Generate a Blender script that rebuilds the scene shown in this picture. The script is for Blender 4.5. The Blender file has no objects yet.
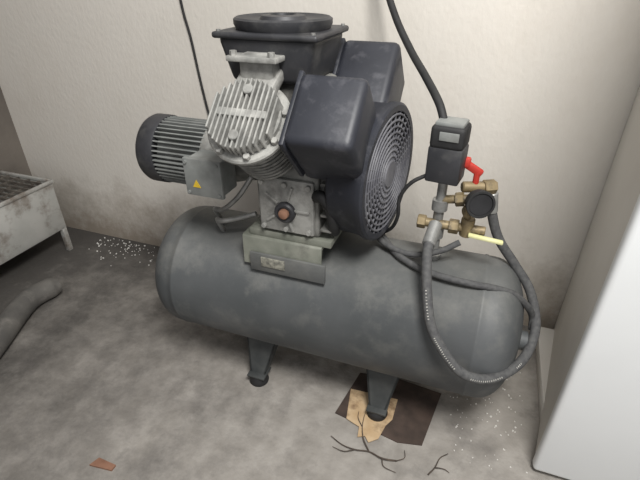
import bpy, bmesh, math, random
from mathutils import Vector, Matrix
random.seed(4)
V=Vector
# ---------------- helpers ----------------
def lin(c):
    return tuple(((x/255)/12.92 if x/255<=.04045 else ((x/255+.055)/1.055)**2.4) for x in c)+(1,)
def material(name,c1,c2=None,rough=.6,metal=0,scale=8,stretch=(1,1,1),bump=0,bscale=60,c3=None,s3=3,t3=(.5,.65),detail=6,cl=(.35,.65),bdist=.004):
    m=bpy.data.materials.new(name); m.use_nodes=True; nt=m.node_tree; N=nt.nodes; L=nt.links
    b=N['Principled BSDF']; b.inputs['Roughness'].default_value=rough; b.inputs['Metallic'].default_value=metal
    tc=N.new('ShaderNodeTexCoord'); mp=N.new('ShaderNodeMapping'); mp.inputs['Scale'].default_value=stretch
    L.new(tc.outputs['Object'],mp.inputs[0])
    n=N.new('ShaderNodeTexNoise'); n.inputs['Scale'].default_value=scale; n.inputs['Detail'].default_value=detail
    L.new(mp.outputs[0],n.inputs['Vector'])
    r=N.new('ShaderNodeValToRGB'); r.color_ramp.elements[0].position=cl[0]; r.color_ramp.elements[1].position=cl[1]
    r.color_ramp.elements[0].color=lin(c1); r.color_ramp.elements[1].color=lin(c2 or c1)
    L.new(n.outputs['Fac'],r.inputs[0]); out=r.outputs[0]
    if c3:
        n2=N.new('ShaderNodeTexNoise'); n2.inputs['Scale'].default_value=s3; n2.inputs['Detail'].default_value=8; n2.inputs['Roughness'].default_value=.65
        L.new(mp.outputs[0],n2.inputs['Vector'])
        r2=N.new('ShaderNodeValToRGB'); r2.color_ramp.elements[0].position=t3[0]; r2.color_ramp.elements[1].position=t3[1]
        L.new(n2.outputs['Fac'],r2.inputs[0])
        mx=N.new('ShaderNodeMixRGB'); mx.inputs[2].default_value=lin(c3)
        L.new(r2.outputs[0],mx.inputs[0]); L.new(out,mx.inputs[1]); out=mx.outputs[0]
    L.new(out,b.inputs['Base Color'])
    if bump:
        n3=N.new('ShaderNodeTexNoise'); n3.inputs['Scale'].default_value=bscale; n3.inputs['Detail'].default_value=5
        L.new(mp.outputs[0],n3.inputs['Vector'])
        bp=N.new('ShaderNodeBump'); bp.inputs['Strength'].default_value=bump; bp.inputs['Distance'].default_value=bdist
        L.new(n3.outputs['Fac'],bp.inputs['Height']); L.new(bp.outputs[0],b.inputs['Normal'])
    return m,nt,out,b
def M(*a,**k): return material(*a,**k)[0]
def empty(name,loc=(0,0,0)):
    e=bpy.data.objects.new(name,None); e.location=loc; bpy.context.collection.objects.link(e); e.empty_display_size=.05
    return e
def finish(bm,name,mat,parent=None,ang=35):
    bmesh.ops.recalc_face_normals(bm,faces=bm.faces[:])
    for f in bm.faces: f.smooth=True
    for e in bm.edges:
        if len(e.link_faces)==2 and e.calc_face_angle(0)>math.radians(ang): e.smooth=False
    me=bpy.data.meshes.new(name); bm.to_mesh(me); bm.free()
    o=bpy.data.objects.new(name,me); bpy.context.collection.objects.link(o)
    me.materials.append(mat)
    if parent:
        o.parent=parent; o.matrix_parent_inverse=Matrix.Translation(parent.location).inverted()
    return o
def frame(d,up=V((0,0,1))):
    z=V(d).normalized(); 
    if abs(z.dot(up))>.98: up=V((1,0,0))
    x=up.cross(z).normalized(); y=z.cross(x)
    return Matrix((x,y,z)).transposed()
def lathe_bm(bm,prof,o,d,n=48):
    F=frame(d); o=V(o); rings=[]
    for (s,r) in prof:
        if r<1e-6: rings.append([bm.verts.new(o+F@V((0,0,s)))])
        else: rings.append([bm.verts.new(o+F@V((r*math.cos(2*math.pi*i/n),r*math.sin(2*math.pi*i/n),s))) for i in range(n)])
    for a,b in zip(rings,rings[1:]):
        for i in range(n):
            j=(i+1)%n
            if len(a)==1 and len(b)==1: continue
            if len(a)==1: bm.faces.new((a[0],b[i],b[j]))
            elif len(b)==1: bm.faces.new((a[i],a[j],b[0]))
            else: bm.faces.new((a[i],a[j],b[j],b[i]))
def lathe(name,prof,o,d,mat,parent=None,n=48,ang=35):
    bm=bmesh.new(); lathe_bm(bm,prof,o,d,n); return finish(bm,name,mat,parent,ang)
def cylbm(bm,p0,p1,r,n=24,bev=.0):
    p0=V(p0);p1=V(p1);l=(p1-p0).length
    b=min(bev,l*.4,r*.6)
    prof=[(0,0),(0,r-b),(b,r),(l-b,r),(l,r-b),(l,0)] if b>0 else [(0,0),(0,r),(l,r),(l,0)]
    lathe_bm(bm,prof,p0,p1-p0,n)
def boxbm(bm,c,s,R=None,bev=0,seg=2,taper=1):
    R=R or Matrix.Identity(3); c=V(c); vs=[]
    for z in (-1,1):
        for (x,y) in ((-1,-1),(1,-1),(1,1),(-1,1)):
            k=taper if z<0 else 1
            vs.append(bm.verts.new(c+R@V((x*s[0]/2*k,y*s[1]/2*k,z*s[2]/2))))
    fs=[bm.faces.new([vs[i] for i in q]) for q in ((3,2,1,0),(4,5,6,7),(0,1,5,4),(1,2,6,5),(2,3,7,6),(3,0,4,7))]
    if bev:
        es=list({e for f in fs for e in f.edges})
        bmesh.ops.bevel(bm,geom=es,offset=bev,segments=seg,affect='EDGES',profile=.5)
def box(name,c,s,mat,parent=None,R=None,bev=.003,seg=2,taper=1):
    bm=bmesh.new(); boxbm(bm,c,s,R,bev,seg,taper); return finish(bm,name,mat,parent)
def boxr(name,x0,x1,y0,y1,z0,z1,mat,parent=None,bev=.003,seg=2):
    return box(name,((x0+x1)/2,(y0+y1)/2,(z0+z1)/2),(x1-x0,y1-y0,z1-z0),mat,parent,None,bev,seg)
def prism(name,pts,x0,x1,mat,parent=None,bev=.004,seg=2):
    bm=bmesh.new(); a=[bm.verts.new((x0,y,z)) for y,z in pts]; b=[bm.verts.new((x1,y,z)) for y,z in pts]
    n=len(pts); bm.faces.new(a); bm.faces.new(b[::-1])
    for i in range(n): bm.faces.new((a[i],a[(i+1)%n],b[(i+1)%n],b[i]))
    bmesh.ops.recalc_face_normals(bm,faces=bm.faces[:])
    if bev: bmesh.ops.bevel(bm,geom=bm.edges[:],offset=bev,segments=seg,affect='EDGES',profile=.5)
    return finish(bm,name,mat,parent)
def spline(pts,sub=8):
    P=[V(p) for p in pts]; P=[P[0]*2-P[1]]+P+[P[-1]*2-P[-2]]; o=[]
    for i in range(1,len(P)-2):
        for k in range(sub):
            t=k/sub; a,b,c,d=P[i-1],P[i],P[i+1],P[i+2]
            o.append(.5*((2*b)+(c-a)*t+(2*a-5*b+4*c-d)*t*t+(3*b-a-3*c+d)*t**3))
    o.append(P[-2]); return o
def tubebm(bm,pts,r,n=12,sub=8):
    C=spline(pts,sub); up=None; prev=None; m=len(C)
    for i,c in enumerate(C):
        t=(C[min(i+1,m-1)]-C[max(i-1,0)]).normalized()
        if up is None: up=t.orthogonal().normalized()
        up=(up-t*up.dot(t)).normalized(); s=t.cross(up)
        rr=r(i/(m-1)) if callable(r) else r
        ring=[bm.verts.new(c+(up*math.cos(2*math.pi*k/n)+s*math.sin(2*math.pi*k/n))*rr) for k in range(n)]
        if prev:
            for k in range(n): bm.faces.new((prev[k],prev[(k+1)%n],ring[(k+1)%n],ring[k]))
        else: bm.faces.new(ring[::-1])
        prev=ring
    bm.faces.new(prev)
def tube(name,pts,r,mat,parent=None,n=12,sub=8):
    bm=bmesh.new(); tubebm(bm,pts,r,n,sub); return finish(bm,name,mat,parent,60)
def torusbm(bm,c,d,R,r,n=40,k=8):
    F=frame(d); c=V(c); g=[[bm.verts.new(c+F@V(((R+r*math.cos(b))*math.cos(a),(R+r*math.cos(b))*math.sin(a),r*math.sin(b)))) for b in [2*math.pi*j/k for j in range(k)]] for a in [2*math.pi*i/n for i in range(n)]]
    for i in range(n):
        for j in range(k): bm.faces.new((g[i][j],g[(i+1)%n][j],g[(i+1)%n][(j+1)%k],g[i][(j+1)%k]))

# ---------------- materials ----------------
m_wall,ntw,ow,bw=material('wall_paint',(203,198,189),(212,207,199),rough=.9,scale=3,stretch=(1,1,.6),bump=.4,bscale=70,c3=(194,187,176),s3=3.0,t3=(.48,.85),bdist=.004)
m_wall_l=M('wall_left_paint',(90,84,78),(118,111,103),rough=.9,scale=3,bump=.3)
m_floor,ntf,of,bf=material('concrete_floor',(138,133,126),(158,153,146),rough=.75,scale=14,bump=.6,bscale=60,c3=(112,108,103),s3=6.0,t3=(.5,.72))
def add_dirt(nt,out,b,col,axis,x0,x1,amt,ns=2.5,spread=1.8):
    """grime that builds up along a world axis, broken up with noise"""
    N=nt.nodes;L=nt.links
    tc=N.new('ShaderNodeTexCoord'); sx=N.new('ShaderNodeSeparateXYZ'); L.new(tc.outputs['Object'],sx.inputs[0])
    no=N.new('ShaderNodeTexNoise'); no.inputs['Scale'].default_value=ns; no.inputs['Detail'].default_value=10; no.inputs['Roughness'].default_value=.75; L.new(tc.outputs['Object'],no.inputs['Vector'])
    ad=N.new('ShaderNodeMath'); ad.operation='MULTIPLY_ADD'; ad.inputs[1].default_value=spread; L.new(no.outputs['Fac'],ad.inputs[0]); L.new(sx.outputs[axis],ad.inputs[2])
    mr=N.new('ShaderNodeMapRange'); mr.inputs[1].default_value=x0+spread/2; mr.inputs[2].default_value=x1+spread/2; mr.inputs[3].default_value=0; mr.inputs[4].default_value=amt
    L.new(ad.outputs[0],mr.inputs[0])
    mx=N.new('ShaderNodeMixRGB'); mx.inputs[2].default_value=lin(col); L.new(mr.outputs[0],mx.inputs[0]); L.new(out,mx.inputs[1]); L.new(mx.outputs[0],b.inputs['Base Color'])
    return mx.outputs[0]
of=add_dirt(ntf,of,bf,(66,63,60),'X',-.45,-1.75,.9,5.5,2.6)
of=add_dirt(ntf,of,bf,(72,69,66),'Y',1.1,1.6,.8,6,1.2)
ow=add_dirt(ntw,ow,bw,(126,113,97),'Z',.32,.0,.8,6,.7)
m_tank,ntt,ot,bt=material('tank_paint',(66,69,70),(80,82,83),rough=.6,scale=5,bump=.12,bscale=70,c3=(100,100,97),s3=9,t3=(.5,.78))
add_dirt(ntt,ot,bt,(112,112,108),'Z',.42,.56,.55,9,.25)
m_leg=M('leg_paint',(50,53,53),(68,70,69),rough=.6,scale=20)
m_rub=M('black_rubber',(24,24,25),(38,38,38),rough=.7,scale=30)
m_hose=M('hose_rubber',(66,66,67),(84,84,83),rough=.8,scale=90,bump=.2,bscale=300)
m_alu=M('cast_aluminium',(132,132,128),(162,161,156),rough=.65,metal=.1,scale=25,bump=.3,bscale=150,c3=(84,82,79),s3=12,t3=(.48,.74))
m_alud=M('dirty_aluminium',(104,104,100),(142,141,136),rough=.65,metal=.1,scale=25,bump=.3,bscale=150,c3=(56,54,52),s3=10,t3=(.46,.7))
m_dark=M('dark_dial_and_shade',(22,22,24),(34,34,36),rough=.8,scale=20)  # near-black for the gauge dial and the painted shade behind the fan grille
m_navy=M('charcoal_plastic',(29,31,38),(41,43,50),rough=.5,scale=8,c3=(80,80,85),s3=24,t3=(.54,.85),bump=.1)
m_gril=M('grille_plastic',(78,78,84),(104,104,108),rough=.6,scale=20)
m_black=M('black_plastic',(34,35,38),(50,50,53),rough=.5,scale=12,c3=(84,83,81),s3=11,t3=(.52,.8))
m_mot=M('motor_grey',(112,115,113),(134,136,133),rough=.6,scale=14,c3=(88,88,85),s3=8,t3=(.5,.8))
m_grn=M('base_greygreen',(104,107,97),(130,131,121),rough=.6,scale=15,c3=(78,78,72),s3=12,t3=(.5,.75))
m_brass=M('brass',(118,104,76),(146,130,100),rough=.55,metal=.35,scale=30,c3=(86,78,66),s3=40)
m_steel=M('steel',(126,126,124),(158,158,155),rough=.45,metal=.5,scale=30)
m_red=M('red_handle',(166,44,34),(186,58,46),rough=.55,scale=20)
m_yel=M('yellow_handle',(200,198,140),(218,216,170),rough=.5,scale=20)
m_warn=M('warning_yellow',(206,172,44),(218,184,60),rough=.5)
m_label=M('label',(150,148,136),(96,95,88),rough=.5,scale=90)
m_letter=M('hose_lettering',(170,168,160),(190,188,180),rough=.7)
m_cab=M('cabinet_white',(220,222,222),(228,230,230),rough=.5,scale=2)
m_cabs=M('cabinet_side',(196,192,185),(206,203,196),rough=.6,scale=3)
m_rack=M('galvanised_sheet',(160,160,155),(182,181,176),rough=.6,metal=.05,scale=6,c3=(106,92,80),s3=9,t3=(.5,.7))
m_rackd=M('grate_steel',(78,72,66),(112,106,98),rough=.7,metal=.1,scale=20)
m_card=M('cardboard',(176,148,112),(196,172,138),rough=.9,scale=20,c3=(130,106,80),s3=14)
m_mat=M('brown_board',(56,46,40),(80,66,58),rough=.85,scale=16,bump=.3)
m_twig=M('twig_bark',(62,54,48),(88,76,66),rough=.9,scale=40)
m_foam=M('polystyrene',(206,203,196),(232,230,224),rough=.9,scale=40)
m_rust=M('rust_chip',(118,84,66),(140,104,84),rough=.9,scale=30)
m_duct=M('duct_hose_grey',(80,78,75),(102,99,94),rough=.8,scale=10,bump=.3,c3=(122,118,112),s3=14,t3=(.52,.8))

# ---------------- room ----------------
WY=1.54
boxr('floor',-2.3,2.2,-1.6,WY+.1,-.1,0,m_floor,bev=0)
boxr('wall_back',-2.3,2.2,WY,WY+.12,0,2.8,m_wall,bev=0)
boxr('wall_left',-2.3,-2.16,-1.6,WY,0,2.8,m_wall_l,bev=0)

# ---------------- compressor ----------------
TY,TZ,TR=1.075,.33,.2
XL,XR=-.925,.2
C=empty('air_compressor',(-.4,TY,0))
def dome(x0,x1,R,d=.1,k=14):
    pr=[]
    for i in range(k+1):
        a=math.pi/2*i/k; pr.append((d-d*math.cos(a)**.9 if i<k else d, R*math.sin(a)**.85))
    L=x1-x0
    return pr+[(.115,R),(.118,R+.002),(.124,R+.002),(.127,R)]+[(L-.127,R),(L-.124,R+.002),(L-.118,R+.002),(L-.115,R)]+[(L-s,r) for s,r in pr[::-1]]
lathe('tank',dome(XL,XR,TR),(XL,TY,TZ),(1,0,0),m_tank,C,n=96,ang=40)
lathe('tank_end_boss',[(0,0),(0,.026),(.03,.026),(.032,.022),(.032,.014),(.042,.014),(.042,0)],(.182,TY-.05,TZ+.02),(1,0,0),m_tank,C,n=24)
for i,x in enumerate((-.56,-.15)):
    for j,s in enumerate((-1,1)):
        z0=.0078 if (i==1 and j==0) else 0
        fy=TY+s*.148; ty=TY+s*.10
        bm=bmesh.new()
        top=TZ-math.sqrt(TR**2-.10**2)+.01
        def q(a): return [bm.verts.new(p) for p in a]
        w1,w2=.055,.026
        o=[(x-w1,ty,top),(x+w1,ty,top),(x+w2,fy,.036),(x-w2,fy,.036)]
        A=q(o);B=q([(a,b-s*.006,c) for a,b,c in o])
        bm.faces.new(A);bm.faces.new(B[::-1])
        for e in range(4): bm.faces.new((A[e],A[(e+1)%4],B[(e+1)%4],B[e]))
        for sx in (-1,1):
            A=q([(x+sx*w1,ty,top),(x+sx*w2,fy,.036),(x+sx*w2,fy-s*.035,.036),(x+sx*w1,ty-s*.045,top-.015)])
            B=q([(v.co.x-sx*.006,v.co.y,v.co.z) for v in A])
            bm.faces.new(A);bm.faces.new(B[::-1])
            for e in range(4): bm.faces.new((A[e],A[(e+1)%4],B[(e+1)%4],B[e]))
        boxbm(bm,(x,fy-s*.012,.037),(.062,.06,.008),None,.002)
        finish(bm,'leg_%d'%(i*2+j+1),m_leg,C)
        lathe('foot_pad_%d'%(i*2+j+1),[(0,0),(0,.031),(.008,.033),(.018,.03),(.034-z0,.024),(.034-z0,0)],(x,fy-s*.008,z0),(0,0,1),m_rub,C,n=28)
prism('saddle_bracket',[(.932,.58),(.928,.575),(.925,.49),(.932,.49),(.938,.568),(1.212,.568),(1.218,.49),(1.225,.49),(1.222,.575),(1.218,.58)],-.565,-.335,m_grn,C,bev=.001,seg=1)
boxr('saddle_lower_plate',-.54,-.32,.915,.924,.478,.535,m_tank,C,bev=.002)
boxr('pump_base_plate',-.545,-.31,.935,1.2,.58,.6,m_grn,C)
box('name_plate',(-.47,.9135,.512),(.07,.003,.03),m_label,C,bev=.001)
prism('crankcase',[(.945,.6),(1.185,.6),(1.18,.73),(1.15,.80),(1.1,.86),(1.0,.86),(.97,.82),(.94,.77),(.94,.62)],-.515,-.345,m_alud,C,bev=.008,seg=3)
bm=bmesh.new(); boxbm(bm,(-.43,.936,.685),(.15,.016,.15),None,.006)
for dx in (-.063,0,.063):
    for dz in (-.062,.062): cylbm(bm,(-.43+dx,.93,.685+dz),(-.43+dx,.919,.685+dz),.007,8,.001)
for k in range(5):
    a=k*math.pi/5*2; boxbm(bm,(-.43+.045*math.cos(a),.926,.68+.045*math.sin(a)),(.04,.01,.006),Matrix.Rotation(-a,3,'Y'),.001)
finish(bm,'crankcase_cover',m_alu,C)
lathe('oil_sight_ring',[(0,0),(0,.028),(.01,.028),(.014,.024),(.014,.018),(.01,.016),(.01,0)],(-.43,.928,.672),(0,-1,0),m_black,C,n=32)
lathe('oil_sight_knob',[(0,0),(0,.014),(.012,.013),(.015,.007),(.015,0)],(-.43,.92,.672),(0,-1,0),m_rust,C,n=12)
bm=bmesh.new()
lathe_bm(bm,[(0,0),(0,.1),(.012,.1),(.016,.085),(.05,.06),(.11,.055),(.11,0)],(-.346,1.05,.73),(1,0,0),40)
for k in range(8):
    a=2*math.pi*k/8+.2; c=V((-.334,1.05+.09*math.cos(a),.73+.09*math.sin(a))); cylbm(bm,c,c+V((.01,0,0)),.008,6)
for k in range(4): boxbm(bm,(-.325,.985,.63+k*.042),(.03,.1,.008),None,.002)
finish(bm,'bearing_housing',m_alud,C)
tube('breather_elbow',[(-.36,.95,.715),(-.335,.925,.73),(-.312,.925,.71),(-.305,.935,.66),(-.31,.96,.62)],.015,m_rub,C)
def cylinder_unit(tag,x,sy):
    d=V((0,sy*.70,.714)).normalized(); o=V((x,1.045+sy*.02,.755)); ax=V((1,0,0)); e=d.cross(ax).normalized(); R=Matrix((ax,e,d)).transposed()
    bm=bmesh.new(); cylbm(bm,o+d*.05,o+d*.20,.055,40)
    finish(bm,tag+'_barrel',m_alud,C)
    bm=bmesh.new()
    for k in range(8):
        s=.082+k*.0155; cylbm(bm,o+d*s,o+d*(s+.0075),.080+.001*k,48,.002)
    finish(bm,tag+'_barrel_fins',m_alud,C)
    bm=bmesh.new(); cylbm(bm,o+d*.206,o+d*.222,.1,56,.004)
    for k in range(8):
        a=k*math.pi/4+.3; p=o+ax*.089*math.cos(a)+e*.089*math.sin(a); cylbm(bm,p+d*.222,p+d*.234,.008,6,.001)
    finish(bm,tag+'_head_flange',m_alu,C)
    bm=bmesh.new()
    for k in range(13):
        t=-.072+k*.012; w=2*math.sqrt(max(.084**2-t*t,0))
        boxbm(bm,o+d*.242+ax*t,(.0045,w,.04),R,.0015,1)
    cylbm(bm,o+d*.222,o+d*.236,.08,48,.002)
    for t in (-.055,.055): cylbm(bm,o+d*.23+e*t,o+d*.266+e*t,.012,16,.002)
    boxbm(bm,o+d*.242,(.12,.02,.038),R,.005)
    finish(bm,tag+'_head_fins',m_alu,C)
cylinder_unit('front_cylinder',-.485,-1)
cylinder_unit('rear_cylinder',-.395,1)
bm=bmesh.new(); boxbm(bm,(-.485,.935,.985),(.1,.075,.03),Matrix.Rotation(.5,3,'X'),.008)
boxbm(bm,(-.485,.945,1.01),(.085,.05,.07),None,.012)
boxbm(bm,(-.485,.925,1.036),(.12,.05,.012),None,.003)
for dx in (-.045,.045): cylbm(bm,(-.485+dx,.91,1.04),(-.485+dx,.91,1.052),.008,6)
finish(bm,'intake_elbow',m_alu,C)
box('valve_manifold',(-.44,1.05,.92),(.17,.14,.12),m_alud,C,bev=.015)
FZ=1.025; FXX=-.472; FYY=1.05
box('air_filter_box',(FXX,FYY,FZ),(.235,.215,.1),m_black,C,bev=.014,seg=3,taper=.82)
box('air_filter_lid',(FXX,FYY,FZ+.052),(.25,.23,.014),m_black,C,bev=.006,seg=3)
lathe('air_filter_cap',[(0,0),(0,.108),(.012,.114),(.022,.114),(.026,.108),(.02,.096),(.02,.055),(.028,.05),(.03,.03),(.022,.028),(.022,.0)],(FXX,FYY,FZ+.058),(0,0,1),m_black,C,n=64)
bm=bmesh.new()
for dx in (-1,1):
    for dy in (-1,1): cylbm(bm,(FXX+dx*.112,FYY+dy*.102,FZ+.057),(FXX+dx*.112,FYY+dy*.102,FZ+.063),.005,8)
finish(bm,'air_filter_screws',m_steel,C)
FY,FZc,FR,FX=1.05,.76,.168,-.195
fn=V((math.cos(math.radians(9)),-math.sin(math.radians(9)),0)); fc=V((FX,FY,FZc))
lathe('fan_housing',[(0,0),(0,FR-.02),(.01,FR-.003),(.016,FR),(.075,FR),(.085,FR+.006),(.10,FR+.006),(.105,FR),(.105,FR-.014),(.09,FR-.016),(.09,0)],fc-fn*.105,fn,m_navy,C,n=80)
def duct(tag,sy,s0,ln,w):
    d=V((0,sy*.70,.714)).normalized(); ax=V((1,0,0)); e=d.cross(ax).normalized(); R=Matrix((ax,e,d)).transposed()
    c=V((0,FY,FZc))
    box(tag,V((-.300,0,0))+c+d*s0,(.15,w,ln),m_navy,C,R=R,bev=.018,seg=4)
    box(tag+'_rim',V((-.374,0,0))+c+d*(s0+.01),(.012,w+.01,ln-.03),m_navy,C,R=R,bev=.004)
duct('front_air_duct',-1,.19,.19,.165); duct('rear_air_duct',1,.2,.24,.18)
lathe('fan_shade_disc',[(0,0),(0,FR-.016),(.002,FR-.016),(.002,0)],fc-fn*.014,fn,m_dark,C,n=64)  # flat dark disc, shade behind the grille put into its colour
bm=bmesh.new()
for k in range(8): torusbm(bm,fc-fn*.002,fn,.045+k*.0145,.0028,64,6)
fs=fn.cross(V((0,0,1)))
for k in range(30):
    a=2*math.pi*k/30; u=fs*math.cos(a)+V((0,0,1))*math.sin(a); c0=fc-fn*.004
    cylbm(bm,c0+u*.035,c0+u*(FR-.012),.0028,6)
cylbm(bm,fc-fn*.01,fc+fn*.002,.036,32,.003)
finish(bm,'fan_grille',m_gril,C)
# motor
MY,MZ,MX=1.075,.735,.07
bm=bmesh.new(); cylbm(bm,(-.93+MX,MY,MZ),(-.69,MY,MZ),.082,48,.004)
for k in range(44):
    a=2*math.pi*k/44; u=V((0,math.cos(a),math.sin(a)))
    R=Matrix((V((1,0,0)),V((0,-u.z,u.y)),u)).transposed()
    boxbm(bm,V((-.79,MY,MZ))+u*.087,(.17,.0035,.022),R)
finish(bm,'motor_body',m_mot,C)
lathe('motor_end_shield',[(0,0),(0,.096),(.02,.099),(.028,.096),(.06,.07),(.12,.055),(.2,.05),(.2,0)],(-.71,MY,MZ),(1,0,0),m_alud,C,n=48)
lathe('motor_fan_cowl',[(0,0),(0,.03),(.0,.08),(.01,.096),(.02,.101),(.062,.101),(.067,.099),(.067,0)],(-1.0+MX,MY,MZ),(1,0,0),m_black,C,n=64)
bm=bmesh.new()
for k in range(4): torusbm(bm,(-1.001+MX,MY,MZ),(1,0,0),.03+k*.015,.003,48,6)
for k in range(16):
    a=2*math.pi*k/16; u=V((0,math.cos(a),math.sin(a))); cylbm(bm,V((-1.001+MX,MY,MZ))+u*.02,V((-1.001+MX,MY,MZ))+u*.08,.0025,6)
finish(bm,'motor_cowl_grille',m_rub,C)
TX=-.655
bm=bmesh.new(); boxbm(bm,(TX,.958,.735),(.105,.075,.098),None,.008,3); boxbm(bm,(TX,.918,.735),(.112,.014,.105),None,.004)
for dx in (-.046,.046):
    for dz in (-.042,.042): cylbm(bm,(TX+dx,.913,.735+dz),(TX+dx,.907,.735+dz),.005,8)
finish(bm,'motor_terminal_box',m_mot,C)
bm=bmesh.new(); vs=[bm.verts.new((TX-.02+a,.9105,.718+b)) for a,b in ((-.012,-.009),(.012,-.009),(0,.012))]; vv=[bm.verts.new((v.co.x,.9092,v.co.z)) for v in vs]
bm.faces.new(vs);bm.faces.new(vv)
for k in range(3): bm.faces.new((vs[k],vs[(k+1)%3],vv[(k+1)%3],vv[k]))
finish(bm,'warning_triangle',m_warn,C)
tube('copper_pipe',[(-.56,1.0,.72),(-.60,.985,.66),(-.65,.98,.615),(-.69,1.0,.60),(-.70,1.03,.56),(-.69,1.05,.515)],.007,m_steel,C)
tube('drain_pipe',[(-.545,.98,.62),(-.6,.97,.60),(-.65,.965,.585),(-.68,.99,.57),(-.68,1.02,.51)],.007,m_steel,C)
# manifold with switch
SX=-.065
lathe('manifold_pipe',[(0,0),(0,.022),(.02,.022),(.022,.014),(.07,.014),(.072,.02),(.1,.02),(.102,.013),(.15,.013),(.152,.02),(.18,.02),(.18,.012),(.25,.012),(.25,0)],(SX,TY,.52),(0,0,1),m_steel,C,n=12)
bm=bmesh.new()
cylbm(bm,(SX-.045,TY-.01,.635),(SX+.12,TY-.01,.635),.012,12,.002)
cylbm(bm,(SX-.05,TY-.01,.635),(SX-.028,TY-.01,.635),.018,6,.002)
cylbm(bm,(SX+.03,TY-.01,.635),(SX+.055,TY-.01,.635),.019,6,.002)
cylbm(bm,(SX+.075,TY-.01,.615),(SX+.075,TY-.01,.665),.017,12,.002)
cylbm(bm,(SX,TY,.70),(SX+.08,TY+.0,.715),.011,12,.002)
cylbm(bm,(SX+.035,TY,.705),(SX+.056,TY,.71),.018,6,.002)
finish(bm,'brass_fittings',m_brass,C)
Rz=Matrix.Rotation(math.radians(-8),3,'Z')
box('pressure_switch_body',(SX,TY,.80),(.082,.07,.09),m_black,C,R=Rz,bev=.006)
box('pressure_switch_cover',(SX,TY,.868),(.08,.074,.055),m_rub,C,R=Rz,bev=.010,seg=3)
box('pressure_switch_plate',(SX,TY-.038,.873),(.045,.004,.02),m_mot,C,R=Rz,bev=.001)
box('pressure_switch_top',(SX,TY,.897),(.066,.06,.012),m_mot,C,R=Rz,bev=.004)
gd=V((.35,-.93,.1)).normalized(); gc=V((.028,1.04,.72))
lathe('pressure_gauge',[(0,0),(0,.026),(.004,.031),(.022,.032),(.028,.035),(.031,.034),(.031,.029),(.027,.028),(.027,0)],gc-gd*.02,gd,m_rub,C,n=40)
bm=bmesh.new(); cylbm(bm,gc+gd*.0072,gc+gd*.008,.027,32)
finish(bm,'gauge_dial',m_dark,C)
tube('gauge_stem',[gc-gd*.01,gc+V((-.03,.02,-.03)),V((SX+.075,TY-.01,.66))],.008,m_brass,C)
bm=bmesh.new(); cylbm(bm,(.01,1.10,.745),(.01,1.10,.775),.008,10); boxbm(bm,(-.005,1.10,.785),(.06,.014,.02),Matrix.Rotation(.5,3,'Y'),.005); boxbm(bm,(-.022,1.10,.797),(.026,.02,.026),None,.006)
finish(bm,'red_valve_handle',m_red,C)
bm=bmesh.new(); cylbm(bm,(-.02,1.09,.735),(.06,1.12,.735),.014,12,.003); cylbm(bm,(.03,1.105,.735),(.058,1.12,.735),.019,6,.002)
finish(bm,'ball_valve_body',m_brass,C)
box('yellow_valve_handle',(.058,1.045,.625),(.085,.014,.009),m_yel,C,R=Matrix.Rotation(.08,3,'Y'),bev=.003)
HP=[(-.068,1.03,.64),(-.072,.975,.61),(-.06,.925,.55),(-.035,.875,.47),(.0,.85,.42),(.055,.84,.365),(.115,.86,.34),(.175,.92,.33),(.215,.985,.345),(.228,1.05,.39),(.2,1.10,.46),(.15,1.12,.52),(.095,1.12,.59),(.065,1.12,.66),(.052,1.118,.72)]
tube('air_hose',HP,.0125,m_hose,C,n=16,sub=10)
HC=spline(HP,40); bm=bmesh.new(); out=V((-.1,-.9,.42)).normalized(); rr=random.Random(2)
for i in range(90,300,3):
    if (i//24)%3==2: continue
    t=(HC[i+1]-HC[i-1]).normalized(); nrm=(out-t*out.dot(t)).normalized(); s=t.cross(nrm)
    R=Matrix((t,s,nrm)).transposed(); boxbm(bm,HC[i]+nrm*.0122,(rr.uniform(.0012,.0022),.0038,.0012),R)
finish(bm,'air_hose_lettering',m_letter,C)
bm=bmesh.new(); cylbm(bm,(-.066,1.045,.645),(-.0725,.985,.615),.017,16,.002); cylbm(bm,(.062,1.12,.665),(.053,1.118,.72),.016,16,.002)
finish(bm,'hose_ferrules',m_steel,C)
tube('lower_hose',[(-.22,1.12,.545),(-.19,1.075,.545),(-.15,1.03,.54),(-.09,1.0,.532),(-.03,.985,.53),(.04,.985,.525),(.1,1.0,.515),(.15,1.02,.495),(.19,1.04,.455),(.215,1.06,.41),(.222,1.055,.37)],.009,m_hose,C,n=12)
tube('upper_hose',[(-.24,1.1,.56),(-.19,1.05,.555),(-.12,1.03,.55),(-.05,1.035,.57),(.0,1.05,.60)],.008,m_hose,C,n=12)
tube('switch_cable',[(-.1,1.06,.77),(-.14,1.05,.745),(-.165,1.05,.70),(-.165,1.05,.65),(-.18,1.07,.60),(-.21,1.1,.56)],.005,m_rub,C)
tube('power_cable',[(-.085,1.085,.895),(-.107,1.12,.93),(-.16,1.22,.97),(-.214,1.31,1.01),(-.28,1.38,1.09),(-.34,1.45,1.2),(-.42,1.51,1.45),(-.45,1.525,1.8),(-.45,1.527,2.6)],.010,m_rub,C)

tube('wall_cable',[(-1.09,WY-.006,2.3),(-1.10,WY-.006,1.6),(-1.09,WY-.006,1.15),(-1.065,WY-.006,.98),(-1.05,WY-.006,.85),(-1.03,WY-.008,.72),(-1.0,WY-.02,.62),(-.95,WY-.03,.58)],.0045,m_rub)

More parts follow.
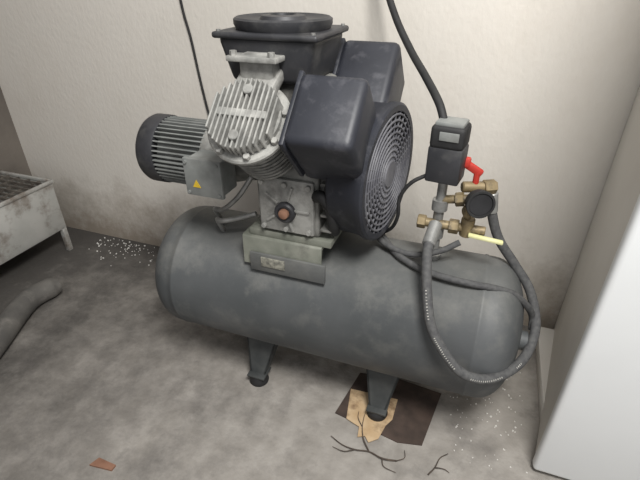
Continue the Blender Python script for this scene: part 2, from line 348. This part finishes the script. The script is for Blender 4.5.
# ---------------- cabinet ----------------
K=empty('white_cabinet',(.8,1.2,0))
bm=bmesh.new()
pts=[(.305,.93),(1.25,.93),(1.25,1.5),(.395,1.53)]
A=[bm.verts.new((x,y,0.012)) for x,y in pts];B=[bm.verts.new((x,y,1.75)) for x,y in pts]
bm.faces.new(A);bm.faces.new(B)
for i in range(4): bm.faces.new((A[i],A[(i+1)%4],B[(i+1)%4],B[i]))
bmesh.ops.recalc_face_normals(bm,faces=bm.faces[:]); bmesh.ops.bevel(bm,geom=bm.edges[:],offset=.006,segments=2,affect='EDGES')
finish(bm,'body',m_cabs,K)
boxr('door_panel',.298,1.25,.895,.93,.012,1.745,m_cab,K,bev=.012,seg=3)
boxr('plinth',.33,1.24,.915,1.49,0,.05,m_cabs,K)
boxr('handle',1.12,1.14,.86,.88,.8,1.1,m_steel,K,bev=.004)
bm=bmesh.new()
for z in (.82,1.04): boxbm(bm,(1.13,.885,z+.02),(.015,.03,.015))
finish(bm,'handle_posts',m_steel,K)

# ---------------- rack ----------------
Rk=empty('steel_grate_rack',(-1.97,1.0,0))
x0,x1,y0,y1,zt=-2.14,-1.815,.62,1.375,.365
boxr('side_panel',x1-.004,x1,y0,y1,.125,zt-.004,m_rack,Rk,bev=.001)
boxr('side_panel_left',x0,x0+.004,y0,y1,.125,zt-.004,m_rack,Rk,bev=.001)
boxr('front_panel',x0+.004,x1-.004,y0,y0+.004,.125,zt-.004,m_rack,Rk,bev=.001)
boxr('back_panel',x0+.004,x1-.004,y1-.004,y1,.125,zt-.004,m_rack,Rk,bev=.001)
bm=bmesh.new()
for x in (x0,x1): boxbm(bm,(x,(y0+y1)/2,zt),(.014,y1-y0+.014,.014),None,.002)
for y in (y0,y1): boxbm(bm,((x0+x1)/2,y,zt),(x1-x0,.014,.014),None,.002)
boxbm(bm,((x0+x1)/2,(y0+y1)/2,.13),(x1-x0,y1-y0,.006))
finish(bm,'rim',m_rack,Rk)
bm=bmesh.new()
n=22
for i in range(1,n): boxbm(bm,((x0+x1)/2,y0+(y1-y0)*i/n,zt-.004),(x1-x0-.01,.005,.014))
for i in range(1,5): boxbm(bm,(x0+(x1-x0)*i/5,(y0+y1)/2,zt-.006),(.005,y1-y0-.01,.008))
finish(bm,'grate',m_rackd,Rk)
k=0
for x in (x0+.012,x1-.012):
    for y in (y0+.012,y1-.012):
        k+=1; boxr('leg_%d'%k,x-.012,x+.012,y-.012,y+.012,0,.13,m_rack,Rk)

# ---------------- floor items ----------------
tube('flexible_duct_hose',[(-1.42,.5,.045),(-1.5,.7,.045),(-1.575,.86,.045),(-1.61,.96,.045),(-1.60,1.04,.043),(-1.585,1.08,.042)],lambda t:.043-(.012*max(0,(t-.85)/.15)),m_duct,None,n=24,sub=10)
def sheet(name,pts,z0,z1,mat):
    bm=bmesh.new(); A=[bm.verts.new((x,y,z0)) for x,y in pts];B=[bm.verts.new((x,y,z1)) for x,y in pts]; n=len(pts)
    bm.faces.new(A);bm.faces.new(B)
    for i in range(n): bm.faces.new((A[i],A[(i+1)%n],B[(i+1)%n],B[i]))
    return finish(bm,name,mat)
sheet('brown_board',[(-.245,1.08),(-.12,1.10),(.03,1.085),(.0,.875),(-.07,.86),(-.275,.895)],0,.004,m_mat)
sheet('cardboard_scrap',[(-.255,1.0),(-.10,1.01),(-.10,.93),(-.115,.90),(-.125,.85),(-.15,.828),(-.165,.845),(-.185,.835),(-.19,.87),(-.235,.885)],.0045,.007,m_card)
def twig(name,paths,r=.0021):
    bm=bmesh.new()
    for pth,k in paths:
        tubebm(bm,[(x,y,z) for x,y,z in pth],(lambda t,k=k:r*k*(1-.55*t)),7,5)
    finish(bm,name,m_twig)
twig('dry_twig',[([(-.06,.80,.004),(-.10,.79,.010),(-.14,.80,.006),(-.18,.79,.010),(-.22,.795,.006),(-.26,.81,.008)],1.2),
 ([(-.14,.80,.006),(-.165,.83,.012),(-.18,.87,.010),(-.185,.915,.010)],1.0),
 ([(-.18,.79,.010),(-.21,.775,.008),(-.245,.78,.005)],.8),([(-.10,.79,.010),(-.09,.77,.006),(-.055,.765,.004)],.8),
 ([(-.18,.87,.010),(-.20,.895,.012),(-.205,.92,.010)],.7),([(-.06,.80,.004),(-.04,.815,.008),(-.045,.84,.005)],.7)])
twig('dry_twig.001',[([(.03,.79,.003),(.045,.815,.008),(.055,.85,.006),(.075,.87,.008)],1.1),([(.045,.815,.008),(.07,.82,.006),(.085,.815,.004)],.7)])
sheet('rusty_wood_chip',[(-.87,.492),(-.80,.50),(-.80,.517),(-.86,.519)],0,.006,m_rust)
bm=bmesh.new()
def crumb(x,y,s):
    R=Matrix.Rotation(random.uniform(0,3),3,'Z')@Matrix.Rotation(random.uniform(0,3),3,'X')
    boxbm(bm,(x,y,s*.5),(s,s*random.uniform(.5,1),s*random.uniform(.5,1)),R)
for k in range(150):
    crumb(random.uniform(-1.75,-1.1),min(1.53,WY-.02-abs(random.gauss(0,.07))),random.uniform(.0025,.0065))
finish(bm,'polystyrene_crumbs',m_foam)
bm=bmesh.new()
for k in range(110):
    crumb(random.uniform(.05,.29),random.uniform(.86,1.3),random.uniform(.0015,.0045))
finish(bm,'polystyrene_crumbs.001',m_foam)

# ---------------- light ----------------
def area(name,loc,tgt,size,e,col=(1,1,1)):
    l=bpy.data.lights.new(name,'AREA'); l.energy=e; l.size=size; l.color=col
    o=bpy.data.objects.new(name,l); o.location=loc; o.rotation_euler=(V(tgt)-V(loc)).to_track_quat('-Z','Y').to_euler(); bpy.context.collection.objects.link(o)
area('ceiling_light',(.35,.0,2.4),(-.3,1.2,.4),.6,66,(1,.985,.96))
w=bpy.data.worlds.new('world'); bpy.context.scene.world=w; w.use_nodes=True
bg=w.node_tree.nodes['Background']; bg.inputs[0].default_value=(.98,.98,1,1); bg.inputs[1].default_value=.6
bpy.context.scene.view_settings.view_transform='Standard'

# ---------------- camera ----------------
cam=bpy.data.cameras.new('camera'); co=bpy.data.objects.new('camera',cam); bpy.context.collection.objects.link(co)
cam.sensor_width=36; cam.lens=450/640*36; co.location=(0,0,1.2); cam.clip_start=.02
co.rotation_euler=(math.radians(90-31),0,math.radians(20)); bpy.context.scene.camera=co
